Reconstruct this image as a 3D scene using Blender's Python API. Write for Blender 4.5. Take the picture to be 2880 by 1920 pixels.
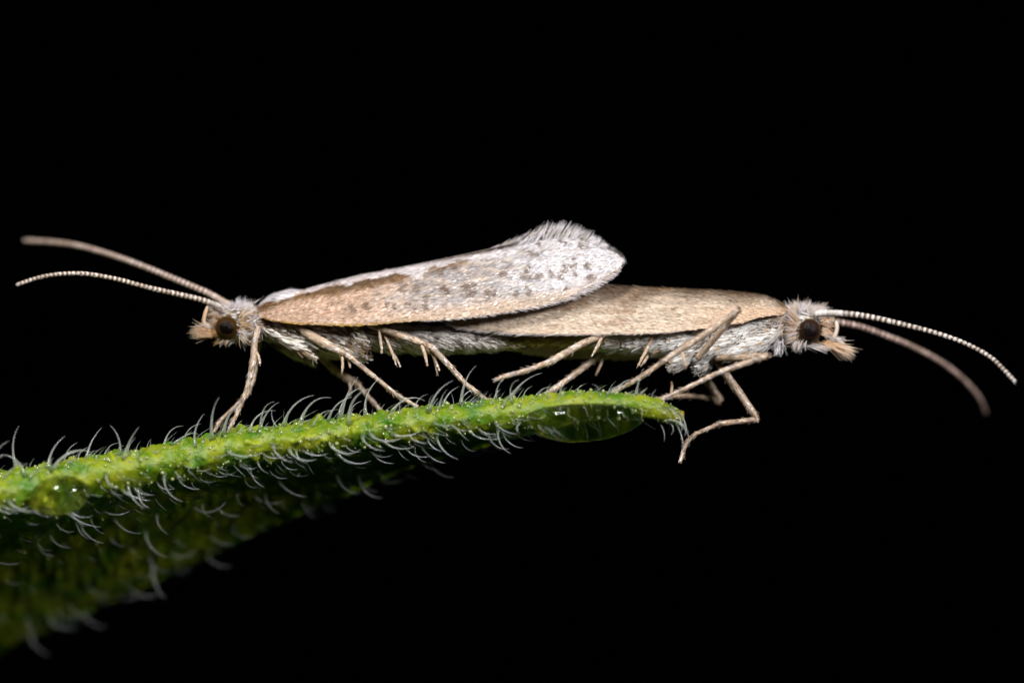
# Macro scene: two moths end to end on a hairy leaf tip at night, lit by a twin flash.
# Units: 1 Blender unit = 1 mm (scene unit scale 0.001).
import bpy, bmesh, math
import numpy as np
from mathutils import Vector, Matrix, noise

for o in list(bpy.data.objects):
    bpy.data.objects.remove(o)
scene = bpy.context.scene
col = scene.collection
scene.unit_settings.system = 'METRIC'
scene.unit_settings.scale_length = 0.001
scene.unit_settings.length_unit = 'MILLIMETERS'
rng = np.random.default_rng(7)

# ------------------------------------------------------------------ camera
CAM_D = 88.9                       # lens to focus plane, mm
cam = bpy.data.cameras.new('camera')
cam.lens = 200.0
cam.sensor_width = 36.0
cam.clip_start = 1.0
cam.clip_end = 500.0
cam.dof.use_dof = True
cam.dof.focus_distance = CAM_D - 0.02
cam.dof.aperture_fstop = 0.2 / 5.2     # 5.2 mm entrance pupil
camo = bpy.data.objects.new('camera', cam)
col.objects.link(camo)
camo.location = (0, -CAM_D, 0)
camo.rotation_euler = (math.radians(90), 0, 0)
scene.camera = camo

# ------------------------------------------------------------------ world, flash heads, exposure
world = bpy.data.worlds.new('World')
scene.world = world
world.use_nodes = True
bg = world.node_tree.nodes['Background']
bg.inputs['Color'].default_value = (0.5, 0.6, 1.0, 1)
bg.inputs['Strength'].default_value = 0.0004

def flash(name, loc, target, w, h, power, colr):
    l = bpy.data.lights.new(name, 'AREA')
    l.shape = 'ELLIPSE'
    l.size = w
    l.size_y = h
    l.energy = power
    l.color = colr
    o = bpy.data.objects.new(name, l)
    col.objects.link(o)
    o.location = loc
    d = Vector(target) - Vector(loc)
    o.rotation_euler = d.to_track_quat('-Z', 'Y').to_euler()
    return o

flash('flash_head', (-34, -58, 66), (0, 0, 0), 18, 30, 98000, (1.0, 0.97, 0.94))
flash('flash_head', (56, -74, 42), (0, 0, 0), 16, 26, 96000, (1.0, 0.97, 0.95))

scene.view_settings.view_transform = 'Standard'
scene.view_settings.look = 'None'
scene.view_settings.exposure = 0.0
scene.view_settings.gamma = 1.0
scene.view_settings.use_curve_mapping = False

# ------------------------------------------------------------------ helpers
MM = 180.0                          # photo pixels per mm at the focus plane

def P(px, py, y=0.0):
    k = (CAM_D + y) / CAM_D
    return np.array([(px - 1440.0) / MM * k, y, (960.0 - py) / MM * k])

def PA(a):                          # rows of px, py, y
    a = np.asarray(a, float)
    k = (CAM_D + a[:, 2]) / CAM_D
    return np.stack([(a[:, 0] - 1440) / MM * k, a[:, 2], (960 - a[:, 1]) / MM * k], 1)

def to_px(p):
    k = CAM_D / (CAM_D + p[:, 1])
    return p[:, 0] * k * MM + 1440, 960 - p[:, 2] * k * MM

def lin(r, g, b):
    f = lambda c: (c / 255 / 12.92) if c <= 10 else ((c / 255 + 0.055) / 1.055) ** 2.4
    return np.array([f(r), f(g), f(b)])

def norm(a):
    return a / np.maximum(np.linalg.norm(a, axis=-1, keepdims=True), 1e-9)

def catmull(a, u):                  # a: (n, k) rows, u in 0..1
    a = np.asarray(a, float)
    n = len(a) - 1
    t = np.clip(np.asarray(u, float), 0, 1) * n
    i = np.minimum(t.astype(int), n - 1)
    f = (t - i)[:, None]
    p0 = a[np.maximum(i - 1, 0)]; p1 = a[i]; p2 = a[i + 1]; p3 = a[np.minimum(i + 2, n)]
    m1 = (p2 - p0) / 2; m2 = (p3 - p1) / 2
    return ((2*f**3 - 3*f**2 + 1) * p1 + (f**3 - 2*f**2 + f) * m1
            + (-2*f**3 + 3*f**2) * p2 + (f**3 - f**2) * m2)

class MB:
    """collects vertices, faces and a colour per vertex; build() links them as one mesh object"""
    def __init__(s):
        s.v = []; s.f = []; s.c = []; s.n = 0
    def add(s, v, f, c):
        v = np.asarray(v, float).reshape(-1, 3)
        c = np.asarray(c, float)
        if c.ndim == 1:
            c = np.tile(c, (len(v), 1))
        s.v.append(v); s.c.append(c)
        for q in f:
            q = np.asarray(q)
            if q.size:
                s.f.append(q + s.n)
        s.n += len(v)
        return s
    def mesh(s, name, mat, smooth=True):
        v = np.concatenate(s.v); c = np.concatenate(s.c)
        me = bpy.data.meshes.new(name)
        loops = np.concatenate([q.reshape(-1) for q in s.f])
        sizes = np.concatenate([np.full(len(q), q.shape[1]) for q in s.f])
        me.vertices.add(len(v)); me.vertices.foreach_set('co', v.astype(np.float32).ravel())
        me.loops.add(len(loops)); me.loops.foreach_set('vertex_index', loops.astype(np.int32))
        me.polygons.add(len(sizes))
        st = np.concatenate([[0], np.cumsum(sizes)[:-1]])
        me.polygons.foreach_set('loop_start', st.astype(np.int32))
        me.polygons.foreach_set('loop_total', sizes.astype(np.int32))
        me.update(calc_edges=True)
        me.validate()
        me.polygons.foreach_set('use_smooth', np.full(len(me.polygons), smooth))
        at = me.color_attributes.new('Col', 'FLOAT_COLOR', 'POINT')
        rgba = np.concatenate([np.clip(c, 0, 1), np.ones((len(c), 1))], 1)
        at.data.foreach_set('color', rgba.astype(np.float32).ravel())
        me.materials.append(mat)
        return me
    def build(s, name, mat, parent=None, smooth=True, kind=None):
        return link(name, s.mesh(name, mat, smooth), parent, kind)

def root_of(o):
    while o.parent:
        o = o.parent
    return o

def link(name, me, parent=None, kind=None):
    o = bpy.data.objects.new(name, me)
    col.objects.link(o)
    if parent:
        o.parent = parent
        if parent.parent is None:
            o.matrix_parent_inverse = Matrix.Translation(parent.location).inverted()
        # a sub-part's parent is a part whose own basis is the identity: nothing to undo
    if kind:
        o['kind'] = kind
    return o

def thing(name, label, cat, loc, group=None):
    o = bpy.data.objects.new(name, None)
    col.objects.link(o)
    o.empty_display_size = 0.3
    o.location = loc
    o['label'] = label; o['category'] = cat
    if group: o['group'] = group
    return o

def grid_faces(nu, nv, closed=False):
    i = np.arange(nu - 1)[:, None]
    j = np.arange(nv if closed else nv - 1)[None, :]
    j2 = (j + 1) % nv
    return np.stack([i*nv + j, i*nv + j2, (i+1)*nv + j2, (i+1)*nv + j], -1).reshape(-1, 4)

def frames(path):
    t = norm(np.gradient(path, axis=0))
    ref = np.array([0, 1.0, 0]) if abs(t[0][1]) < .8 else np.array([0, 0, 1.0])
    n = np.zeros_like(t)
    n[0] = norm(ref - t[0] * ref.dot(t[0]))
    for i in range(1, len(t)):
        w = n[i-1] - t[i] * n[i-1].dot(t[i])
        n[i] = norm(w)
    return t, n, np.cross(t, n)

def tube(mb, path, rad, cols, sides=10):
    path = np.asarray(path); rad = np.asarray(rad, float)
    t, n, b = frames(path)
    a = np.linspace(0, 2*np.pi, sides, endpoint=False)
    ring = (np.cos(a)[None, :, None] * n[:, None] + np.sin(a)[None, :, None] * b[:, None])
    v = path[:, None] + ring * rad[:, None, None]
    N = len(path)
    V = np.concatenate([v.reshape(-1, 3), path[:1], path[-1:]])
    cols = np.asarray(cols, float)
    if cols.ndim == 1:
        C = np.tile(cols, (len(V), 1))
    else:
        C = np.concatenate([np.repeat(cols, sides, 0), cols[:1], cols[-1:]])
    k = np.arange(sides); k2 = (k + 1) % sides
    c0 = np.stack([np.full(sides, N*sides), k2, k], 1)
    c1 = np.stack([np.full(sides, N*sides + 1), (N-1)*sides + k, (N-1)*sides + k2], 1)
    mb.add(V, [grid_faces(N, sides, True), c0, c1], C)
    return t, n, b

SC_S = np.array([0, 0, .5, .5, .88, .88, 1.0])
SC_W = np.array([-.45, .45, -1, 1, -.75, .75, 0])
def scales(mb, pos, d, n, length, width, lift, cols, sink=-.004, rollv=.16):
    """little overlapping shield shaped scales: root at pos, pointing along d, lying on normal n"""
    N = len(pos)
    d = norm(d - n * (d * n).sum(1, keepdims=True))
    s = np.cross(n, d)
    L = np.broadcast_to(length, N)[:, None, None]; W = np.broadcast_to(width, N)[:, None, None]
    T = np.broadcast_to(lift, N)[:, None, None]
    S = SC_S[None, :, None]
    roll = rng.normal(0, rollv, N)[:, None, None]
    h = S * T * L - .05 * (S**2) * L + roll * SC_W[None, :, None] * W - sink - .12 * W * (SC_W**2)[None, :, None]
    v = pos[:, None] + d[:, None] * (S * L) + s[:, None] * (SC_W[None, :, None] * W) + n[:, None] * h
    base = (np.arange(N) * 7)[:, None]
    q = np.concatenate([base + np.array([0, 2, 3, 1]), base + np.array([2, 4, 5, 3])])
    tr = base + np.array([4, 6, 5])
    C = np.repeat(cols, 7, 0)
    mb.add(v.reshape(-1, 3), [q, tr], C)

def strands(mb, base, d, length, width, curl, cols, seg=4, tipcols=None):
    """thin three sided tapered hairs"""
    N = len(base)
    d = norm(d)
    L = np.broadcast_to(length, N)[:, None]; W = np.broadcast_to(width, N)[:, None]
    ref = np.tile(np.array([0.13, 1.0, 0.2]), (N, 1))
    s1 = norm(np.cross(d, ref)); s2 = np.cross(d, s1)
    rings = []; C = []
    for k in range(seg + 1):
        t = k / seg
        c = base + d * L * t + curl * L * t * t
        r = W * (0.55 + 1.2 * t * (1 - t)) * (1 - t**2 * .85)
        for a in (0, 2.094, 4.189):
            rings.append(c + (s1 * math.cos(a) + .25 * s2 * math.sin(a)) * r)
            C.append(cols if tipcols is None else cols * (1 - t) + tipcols * t)
    V = np.stack(rings, 1); C = np.stack(C, 1)
    M = 3 * (seg + 1)
    b0 = (np.arange(N) * M)[:, None]
    fs = []
    for k in range(seg):
        for a in range(3):
            a2 = (a + 1) % 3
            fs.append(b0 + np.array([k*3 + a, k*3 + a2, k*3 + 3 + a2, k*3 + 3 + a]))
    mb.add(V.reshape(-1, 3), [np.concatenate(fs)], C.reshape(-1, 3))

def pick(cols, N, weights=None, jitter=.12):
    cols = np.array(cols)
    i = rng.choice(len(cols), N, p=weights)
    return cols[i] * (1 + rng.normal(0, jitter, (N, 1)))

def ell(bm, c, r, rot=0.0, sub=3):
    m = Matrix.Translation(Vector(c)) @ Matrix.Rotation(rot, 4, 'Y') @ Matrix.Diagonal((*r, 1))
    bmesh.ops.create_icosphere(bm, subdivisions=sub, radius=1, matrix=m)

def capsule(bm, a, b, r, yw=None):
    a = Vector(a); b = Vector(b)
    c = (a + b) / 2
    d = b - a
    q = d.to_track_quat('X', 'Z')
    m = Matrix.Translation(c) @ q.to_matrix().to_4x4() @ Matrix.Diagonal((d.length/2 + r*.4, yw or r, r, 1))
    bmesh.ops.create_icosphere(bm, subdivisions=3, radius=1, matrix=m)

def remeshed(name, bm, voxel, smooth=6):
    me = bpy.data.meshes.new(name + '_raw'); bm.to_mesh(me); bm.free()
    o = bpy.data.objects.new(name + '_raw', me); col.objects.link(o)
    md = o.modifiers.new('r', 'REMESH'); md.mode = 'VOXEL'; md.voxel_size = voxel
    ms = o.modifiers.new('s', 'SMOOTH'); ms.iterations = smooth; ms.factor = .5
    dg = bpy.context.evaluated_depsgraph_get()
    out = bpy.data.meshes.new_from_object(o.evaluated_get(dg))
    bpy.data.objects.remove(o); bpy.data.meshes.remove(me)
    out.name = name
    return out

def mesh_arrays(me):
    me.calc_loop_triangles()
    v = np.zeros(len(me.vertices) * 3); me.vertices.foreach_get('co', v); v = v.reshape(-1, 3)
    t = np.zeros(len(me.loop_triangles) * 3, int); me.loop_triangles.foreach_get('vertices', t); t = t.reshape(-1, 3)
    return v, t

def sample_mesh(me, N):
    v, t = mesh_arrays(me)
    a, b, c = v[t[:, 0]], v[t[:, 1]], v[t[:, 2]]
    cr = np.cross(b - a, c - a); ar = np.linalg.norm(cr, axis=1)
    i = rng.choice(len(t), N, p=ar / ar.sum())
    r1 = np.sqrt(rng.random(N))[:, None]; r2 = rng.random(N)[:, None]
    return a[i]*(1-r1) + b[i]*r1*(1-r2) + c[i]*r1*r2, norm(cr[i])

def fbm(x, y, z=0.0, sc=1.0):
    return np.array([noise.noise(Vector((a*sc, b*sc, z))) for a, b in zip(x, y)])

# ------------------------------------------------------------------ materials
def new_mat(name):
    m = bpy.data.materials.new(name); m.use_nodes = True
    nt = m.node_tree
    return m, nt, nt.nodes['Principled BSDF'], nt.nodes['Material Output']

def scale_material(name, rough, transl, film, spec=.5):
    m, nt, b, out = new_mat(name)
    at = nt.nodes.new('ShaderNodeAttribute'); at.attribute_name = 'Col'
    nt.links.new(at.outputs['Color'], b.inputs['Base Color'])
    b.inputs['Roughness'].default_value = rough
    b.inputs['Specular IOR Level'].default_value = spec
    if film:
        b.inputs['Thin Film Thickness'].default_value = film
        b.inputs['Thin Film IOR'].default_value = 1.45
    geo = nt.nodes.new('ShaderNodeNewGeometry')
    mr = nt.nodes.new('ShaderNodeMapRange')
    mr.inputs['To Min'].default_value = max(rough - .16, .12); mr.inputs['To Max'].default_value = rough + .2
    nt.links.new(geo.outputs['Random Per Island'], mr.inputs['Value'])
    nt.links.new(mr.outputs['Result'], b.inputs['Roughness'])
    if transl:
        tr = nt.nodes.new('ShaderNodeBsdfTranslucent')
        nt.links.new(at.outputs['Color'], tr.inputs['Color'])
        mx = nt.nodes.new('ShaderNodeMixShader'); mx.inputs[0].default_value = transl
        nt.links.new(b.outputs[0], mx.inputs[1]); nt.links.new(tr.outputs[0], mx.inputs[2])
        nt.links.new(mx.outputs[0], out.inputs['Surface'])
    return m

M_scale = scale_material('wing_scale', .42, .06, 0, .38)
M_body = scale_material('body_scale', .42, .06, 0, .45)
M_hair = scale_material('scale_hair', .38, .34, 0, .45)
M_leg = scale_material('leg_cuticle', .38, .05, 320, .5)

def eye_material(name, rim, mid, pupil, r_p):
    m, nt, b, out = new_mat(name)
    tc = nt.nodes.new('ShaderNodeTexCoord')
    sep = nt.nodes.new('ShaderNodeSeparateXYZ')
    nt.links.new(tc.outputs['Object'], sep.inputs[0])
    # distance from the eye's own axis (local Y): dark centre, brown ring, pale rim
    cx = nt.nodes.new('ShaderNodeCombineXYZ')
    nt.links.new(sep.outputs['X'], cx.inputs['X']); nt.links.new(sep.outputs['Z'], cx.inputs['Z'])
    ln = nt.nodes.new('ShaderNodeVectorMath'); ln.operation = 'LENGTH'
    nt.links.new(cx.outputs[0], ln.inputs[0])
    ns = nt.nodes.new('ShaderNodeTexNoise'); ns.inputs['Scale'].default_value = 9
    nt.links.new(tc.outputs['Object'], ns.inputs['Vector'])
    ma = nt.nodes.new('ShaderNodeMath'); ma.operation = 'MULTIPLY_ADD'
    ma.inputs[1].default_value = .07; ma.inputs[2].default_value = 0
    nt.links.new(ns.outputs['Fac'], ma.inputs[0])
    ad = nt.nodes.new('ShaderNodeMath'); ad.operation = 'ADD'
    nt.links.new(ln.outputs['Value'], ad.inputs[0]); nt.links.new(ma.outputs[0], ad.inputs[1])
    rp = nt.nodes.new('ShaderNodeValToRGB')
    e = rp.color_ramp.elements
    e[0].position = r_p; e[0].color = (*pupil, 1)
    e[1].position = .23; e[1].color = (*rim, 1)
    k = e.new(r_p + .035); k.color = (*mid, 1)
    k = e.new(.19); k.color = (*mid, 1)
    nt.links.new(ad.outputs[0], rp.inputs[0]); nt.links.new(rp.outputs[0], b.inputs['Base Color'])
    b.inputs['Roughness'].default_value = .3
    b.inputs['Specular IOR Level'].default_value = .1
    vo = nt.nodes.new('ShaderNodeTexVoronoi'); vo.inputs['Scale'].default_value = 75
    nt.links.new(tc.outputs['Object'], vo.inputs['Vector'])
    bp = nt.nodes.new('ShaderNodeBump'); bp.inputs['Strength'].default_value = .35; bp.inputs['Distance'].default_value = .01
    bp.invert = True
    nt.links.new(vo.outputs['Distance'], bp.inputs['Height']); nt.links.new(bp.outputs[0], b.inputs['Normal'])
    return m

M_eye1 = eye_material('brown_eye', lin(92, 66, 20), lin(58, 38, 14), lin(9, 6, 6), .125)
M_eye2 = eye_material('dark_eye', lin(84, 72, 30), lin(44, 28, 22), lin(20, 12, 14), .12)

def leaf_material():
    m, nt, b, out = new_mat('leaf_green')
    tc = nt.nodes.new('ShaderNodeTexCoord')
    n1 = nt.nodes.new('ShaderNodeTexNoise'); n1.inputs['Scale'].default_value = 2.2; n1.inputs['Detail'].default_value = 6
    n2 = nt.nodes.new('ShaderNodeTexNoise'); n2.inputs['Scale'].default_value = 11; n2.inputs['Detail'].default_value = 3
    for n in (n1, n2): nt.links.new(tc.outputs['Object'], n.inputs['Vector'])
    r1 = nt.nodes.new('ShaderNodeValToRGB')
    e = r1.color_ramp.elements
    e[0].position = .36; e[0].color = (.075, .22, .008, 1)
    e[1].position = .66; e[1].color = (.40, .44, .014, 1)
    nt.links.new(n1.outputs['Fac'], r1.inputs[0])
    at = nt.nodes.new('ShaderNodeAttribute'); at.attribute_name = 'Col'
    mx0 = nt.nodes.new('ShaderNodeMix'); mx0.data_type = 'RGBA'; mx0.blend_type = 'MULTIPLY'; mx0.inputs[0].default_value = 1
    nt.links.new(r1.outputs[0], mx0.inputs[6]); nt.links.new(at.outputs['Color'], mx0.inputs[7])
    r2 = nt.nodes.new('ShaderNodeValToRGB')
    r2.color_ramp.elements[0].position = .58; r2.color_ramp.elements[1].position = .72
    nt.links.new(n2.outputs['Fac'], r2.inputs[0])
    mx1 = nt.nodes.new('ShaderNodeMix'); mx1.data_type = 'RGBA'
    sc = nt.nodes.new('ShaderNodeMath'); sc.operation = 'MULTIPLY'; sc.inputs[1].default_value = .35
    nt.links.new(r2.outputs[0], sc.inputs[0]); nt.links.new(sc.outputs[0], mx1.inputs[0])
    nt.links.new(mx0.outputs[2], mx1.inputs[6]); mx1.inputs[7].default_value = (.45, .52, .14, 1)
    nt.links.new(mx1.outputs[2], b.inputs['Base Color'])
    b.inputs['Roughness'].default_value = .38
    b.inputs['Subsurface Weight'].default_value = .55
    b.inputs['Subsurface Radius'].default_value = (.5, .8, .1)
    b.inputs['Subsurface Scale'].default_value = .16
    tl = nt.nodes.new('ShaderNodeBsdfTranslucent'); tint = nt.nodes.new('ShaderNodeMix'); tint.data_type = 'RGBA'; tint.blend_type = 'MULTIPLY'; tint.inputs[0].default_value = 1; tint.inputs[7].default_value = (.5, 1, .4, 1)
    nt.links.new(mx1.outputs[2], tint.inputs[6]); nt.links.new(tint.outputs[2], tl.inputs['Color'])
    ms = nt.nodes.new('ShaderNodeMixShader'); ms.inputs[0].default_value = .2
    nt.links.new(b.outputs[0], ms.inputs[1]); nt.links.new(tl.outputs[0], ms.inputs[2]); nt.links.new(ms.outputs[0], out.inputs['Surface'])
    n3 = nt.nodes.new('ShaderNodeTexNoise'); n3.inputs['Scale'].default_value = 16; n3.inputs['Detail'].default_value = 4
    nt.links.new(tc.outputs['Object'], n3.inputs['Vector'])
    bp = nt.nodes.new('ShaderNodeBump'); bp.inputs['Strength'].default_value = .5; bp.inputs['Distance'].default_value = .05
    nt.links.new(n3.outputs['Fac'], bp.inputs['Height']); nt.links.new(bp.outputs[0], b.inputs['Normal'])
    return m
M_leaf = leaf_material()

def leaf_hair_material():
    m, nt, b, out = new_mat('leaf_hair_clear')
    at = nt.nodes.new('ShaderNodeAttribute'); at.attribute_name = 'Col'
    nt.links.new(at.outputs['Color'], b.inputs['Base Color'])
    b.inputs['Roughness'].default_value = .12
    b.inputs['IOR'].default_value = 1.42
    b.inputs['Transmission Weight'].default_value = .72
    tr = nt.nodes.new('ShaderNodeBsdfTransparent')
    mx = nt.nodes.new('ShaderNodeMixShader'); mx.inputs[0].default_value = .2
    nt.links.new(b.outputs[0], mx.inputs[1]); nt.links.new(tr.outputs[0], mx.inputs[2])
    nt.links.new(mx.outputs[0], out.inputs['Surface'])
    return m
M_lhair = leaf_hair_material()

def water_material():
    m, nt, b, out = new_mat('water')
    b.inputs['Base Color'].default_value = (.97, 1, .97, 1)
    b.inputs['Roughness'].default_value = .03
    b.inputs['IOR'].default_value = 1.333
    b.inputs['Transmission Weight'].default_value = 1
    return m
M_water = water_material()

M_bead, _nt, _b, _o = new_mat('moist_bead')
_b.inputs['Base Color'].default_value = (.62, .70, .30, 1); _b.inputs['Roughness'].default_value = .12
_b.inputs['Transmission Weight'].default_value = .5; _b.inputs['Coat Weight'].default_value = .6

# ------------------------------------------------------------------ leaf
LX = [-320, 0, 230, 460, 730, 940, 1136, 1365, 1500, 1650, 1780, 1860, 1905, 1924]
LT = [1392, 1330, 1289, 1250, 1204, 1181, 1153, 1128, 1113, 1102, 1105, 1121, 1144, 1168]
LN = [1520, 1448, 1402, 1353, 1299, 1270, 1239, 1212, 1201, 1172, 1169, 1182, 1192, 1188]
LF = [1990, 1835, 1725, 1622, 1490, 1405, 1318, 1254, 1217, 1177, 1172, 1183, 1188, 1182]
LW = [5.8, 5.0, 4.2, 3.5, 2.9, 2.4, 2.0, 1.6, 1.5, 1.35, 1.1, .8, .45, .1]
LY = [-1.1, -.9, -.75, -.6, -.45, -.42, -.42, -.46, -.5, -.55, -.6, -.55, -.42, -.3]

NU, NV = 420, 96
lu = np.linspace(0, 1, NU) ** .9
lxs = LX[0] + (LX[-1] - LX[0]) * lu
li = lambda a: np.interp(lxs, LX, a)
def smooth1(a, k=9):
    p = np.pad(a, k, mode='edge')
    return np.convolve(p, np.ones(2*k+1)/(2*k+1), 'valid')
T_, N_, F_, W_, Y_ = [smooth1(li(a)) for a in (LT, LN, LF, LW, LY)]
sec = []
for t, n, f, w, y in zip(T_, N_, F_, W_, Y_):
    h = n - t; w0 = w; w = min(w, 2.1)
    pts = [(w0, f - 1), (.82*w0, t + .80*(f-t) - 4), (.60*w0, t + .46*(f-t) - 4), (max(.42*w0, .5*w), t + .2*(f-t) - 2), (.38*w, t + .03*(f-t)),
           (.24*w, t), (.13*w, t + .05*h), (.045*w, t + .2*h), (.0, t + .45*h), (.02*w, t + .72*h),
           (.085*w, t + .95*h), (.18*w, n + .03*(f-n)), (.25*w0, n + .16*(f-n)), (.45*w0, n + .38*(f-n)), (.72*w0, n + .70*(f-n)), (.92*w0, n + .95*(f-n)), (w0, f + 1)]
    sec.append(catmull([(a + y, b) for a, b in pts], np.linspace(0, 1, NV)))
sec = np.array(sec)                                   # NU, NV, (y, py)
k_ = (CAM_D + sec[..., 0]) / CAM_D
G = np.stack([(np.repeat(lxs[:, None], NV, 1) - 1440) / MM * k_, sec[..., 0], (960 - sec[..., 1]) / MM * k_], -1)
def grid_normals(G):
    gu = np.gradient(G, axis=0); gv = np.gradient(G, axis=1)
    return norm(np.cross(gu, gv))
GN = grid_normals(G)
if GN[NU//2, NV//3][2] < 0: GN = -GN
# tubercles and puckering of the blade
flat = G.reshape(-1, 3)
d1 = np.array([noise.noise(Vector((p[0]*2.6, p[1]*2.6, p[2]*2.6))) for p in flat])
d2 = np.array([noise.noise(Vector((p[0]*7.5, p[1]*7.5, p[2]*7.5))) for p in flat])
amp = np.clip(np.repeat(W_, NV) / 1.2, .25, 1) * np.interp(np.repeat(lxs, NV), [1150, 1450], [1, .5])
under = np.tile(np.interp(np.arange(NV), [.5*NV, .66*NV], [1, .45]), NU)
disp = amp * under * (.05 * d1 + .13 * np.clip(d2 - .15, 0, 1) + .02 * d2)
G = (flat + GN.reshape(-1, 3) * disp[:, None]).reshape(NU, NV, 3)
GN2 = grid_normals(G)
if (GN2 * GN).sum() < 0: GN2 = -GN2
GN = GN2
leaf = thing('leaf', 'hairy green leaf tip that both moths stand on, its underside in shadow', 'leaf', tuple(P(900, 1300, .3)))
mb = MB()
tipf = np.clip((np.repeat(lxs, NV) - 1830) / 90, 0, 1)[:, None]
yel = np.clip((np.repeat(lxs, NV) - 1350) / 350, 0, 1)[:, None]
lc = np.array([1., 1., 1.]) * (1 - yel) + np.array([1.15, .98, 1.8]) * yel
lc = np.clip(lc * (1 - tipf) + np.array([1.1, .62, 2.2]) * tipf, 0, 1)
mb.add(G.reshape(-1, 3), [grid_faces(NU, NV)], lc)
mb.build('blade', M_leaf, leaf)

# leaf hairs: eight curved, tapering shapes shared by all hairs
hair_meshes = []
for k in range(8):
    th = np.radians([62, 85, 48, 70, 30, 95, 55, 78][k])
    s = np.linspace(0, 1, 9)
    ang = th * s ** 1.15
    ds = np.diff(s)
    x = np.concatenate([[0], np.cumsum(np.sin((ang[1:] + ang[:-1]) / 2) * ds)])
    z = np.concatenate([[0], np.cumsum(np.cos((ang[1:] + ang[:-1]) / 2) * ds)])
    path = np.stack([x, .05 * np.sin(s * (2 + k % 3)), z], 1)
    path[0] -= (0, 0, .03)
    r = .034 * (1 - s) ** .9 * (1 - .25 * np.exp(-((s - .35) / .1) ** 2) * (k % 2)) + .05 * np.exp(-s * 11) + .003
    m_ = MB()
    g = np.exp(-s * 6)[:, None]
    cc = lin(120, 150, 40) * g + lin(244, 248, 250) * (1 - g)
    tube(m_, path, r, cc, 6)
    hair_meshes.append(m_.mesh('hair', M_lhair))

def add_hair(p, zdir, xdir, L, k, thick=1.0):
    z = Vector(zdir).normalized(); x = Vector(xdir)
    x = (x - z * x.dot(z)).normalized(); y = z.cross(x)
    o = link('hair', hair_meshes[k], leaf)
    m = Matrix((x * L, y * L * thick, z * L)).transposed().to_4x4()
    m[0][0] *= 1
    m.translation = Vector(p)
    o.matrix_local = Matrix.Identity(4)
    o.matrix_basis = m
    return o

def blade_near(px, jlo, jhi, jf):
    i = int(np.clip(np.searchsorted(lxs, px), 1, NU - 2))
    j = int(jlo + (jhi - jlo) * jf)
    return G[i, j], GN[i, j]

n_hair = 0
# hairs standing on the upper side and crest
jt0, jt1 = int(NV * .18), int(NV * .46)
xs = np.concatenate([np.linspace(-60, 1400, 88) + rng.normal(0, 16, 88), np.linspace(1400, 1860, 26) + rng.normal(0, 12, 26)])
for px in xs:
    jf = rng.uniform(.25, 1) ** .8
    p, n = blade_near(px, jt0, jt1, jf)
    L = (.14 + .66 * rng.random() ** 1.7) * (1 if px < 1500 else .62)
    lean = rng.normal(.28, .38)
    zd = n * .5 + np.array([lean, rng.normal(0, .18), .9])
    xd = np.array([1, rng.normal(0, .45), -.1]) if rng.random() < .86 else np.array([-1, rng.normal(0, .5), 0])
    add_hair(p - n * .01, zd, xd, L, int(rng.integers(8)), rng.uniform(.8, 1.3)); n_hair += 1
# hairs hooked along the margin and the shaded underside
ju0, ju1 = int(NV * .52), int(NV * .97)
for q in range(176):
    px = -40 + 1560 * (q + rng.random()) / 176
    jf = rng.random() ** 1.1
    if 60 < px < 270 and jf < .3: jf += .3
    p, n = blade_near(px, ju0, ju1, jf)
    L = (.20 + .46 * rng.random() ** 1.2) * (1 - .35 * max(0, (px - 1150) / 400))
    zd = n + np.array([rng.normal(.45, .4), -.15 + rng.normal(0, .25), -.35 + rng.normal(0, .25)])
    xd = np.array([1, rng.normal(0, .3), .45])
    add_hair(p - n * .01, zd, xd, L, int(rng.choice([0, 1, 3, 5, 6, 7]))); n_hair += 1
# drooping pale hairs at the withered tip
for q in range(10):
    i = NU - 2 - int(rng.integers(0, 16)); j = int(NV * rng.uniform(.4, .75))
    zd = np.array([.7, rng.normal(0, .3), rng.normal(-.5, .4)])
    add_hair(G[i, j], zd, np.array([rng.normal(0, .4), rng.normal(0, .5), -1]), rng.uniform(.22, .5), int(rng.integers(8)))

# the finest down between the big hairs, too small to pick apart
NFH = 420
fi = rng.integers(4, NU - 25, NFH); fj = (NV * np.where(rng.random(NFH) < .4, rng.uniform(.25, .46, NFH), .5 + .46 * rng.random(NFH) ** 1.3)).astype(int)
fp = G[fi, fj]; fn = GN[fi, fj]
fm = MB()
fl = rng.uniform(.08, .26, NFH)
strands(fm, fp - fn * .01, fn + np.array([.5, 0, 0]) + rng.normal(0, .3, (NFH, 3)), fl, .011 * rng.uniform(.6, 1.3, NFH),
        np.array([[.45, 0, .05]]) + rng.normal(0, .15, (NFH, 3)), np.tile(lin(225, 235, 225), (NFH, 1)), seg=5)
fm.build('fine_hairs', M_lhair, leaf, kind='stuff')

# gland beads: a fine sprinkle of moisture over blade (too small to pick apart)
bead_bm = bmesh.new(); bmesh.ops.create_icosphere(bead_bm, subdivisions=1, radius=1)
bv = np.array([v.co[:] for v in bead_bm.verts]); bf = np.array([[v.index for v in f.verts] for f in bead_bm.faces]); bead_bm.free()
NB = 900
bi = rng.integers(5, NU - 4, NB); bj = (NV * np.clip(rng.normal(.48, .15, NB), .15, .93)).astype(int)
br = np.clip(rng.lognormal(-4.05, .38, NB), .007, .036)
br = np.where((lxs[bi] > 70) & (lxs[bi] < 265) & (bj > NV * .45) & (bj < NV * .7), .004, br)
bp_ = G[bi, bj] + GN[bi, bj] * (br[:, None] * .5)
m_ = MB()
m_.add((bp_[:, None] + bv[None] * br[:, None, None]).reshape(-1, 3), [(np.arange(NB)[:, None, None] * len(bv) + bf[None]).reshape(-1, 3)], lin(225, 235, 200))
m_.build('gland_beads', M_bead, leaf, kind='stuff')

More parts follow.
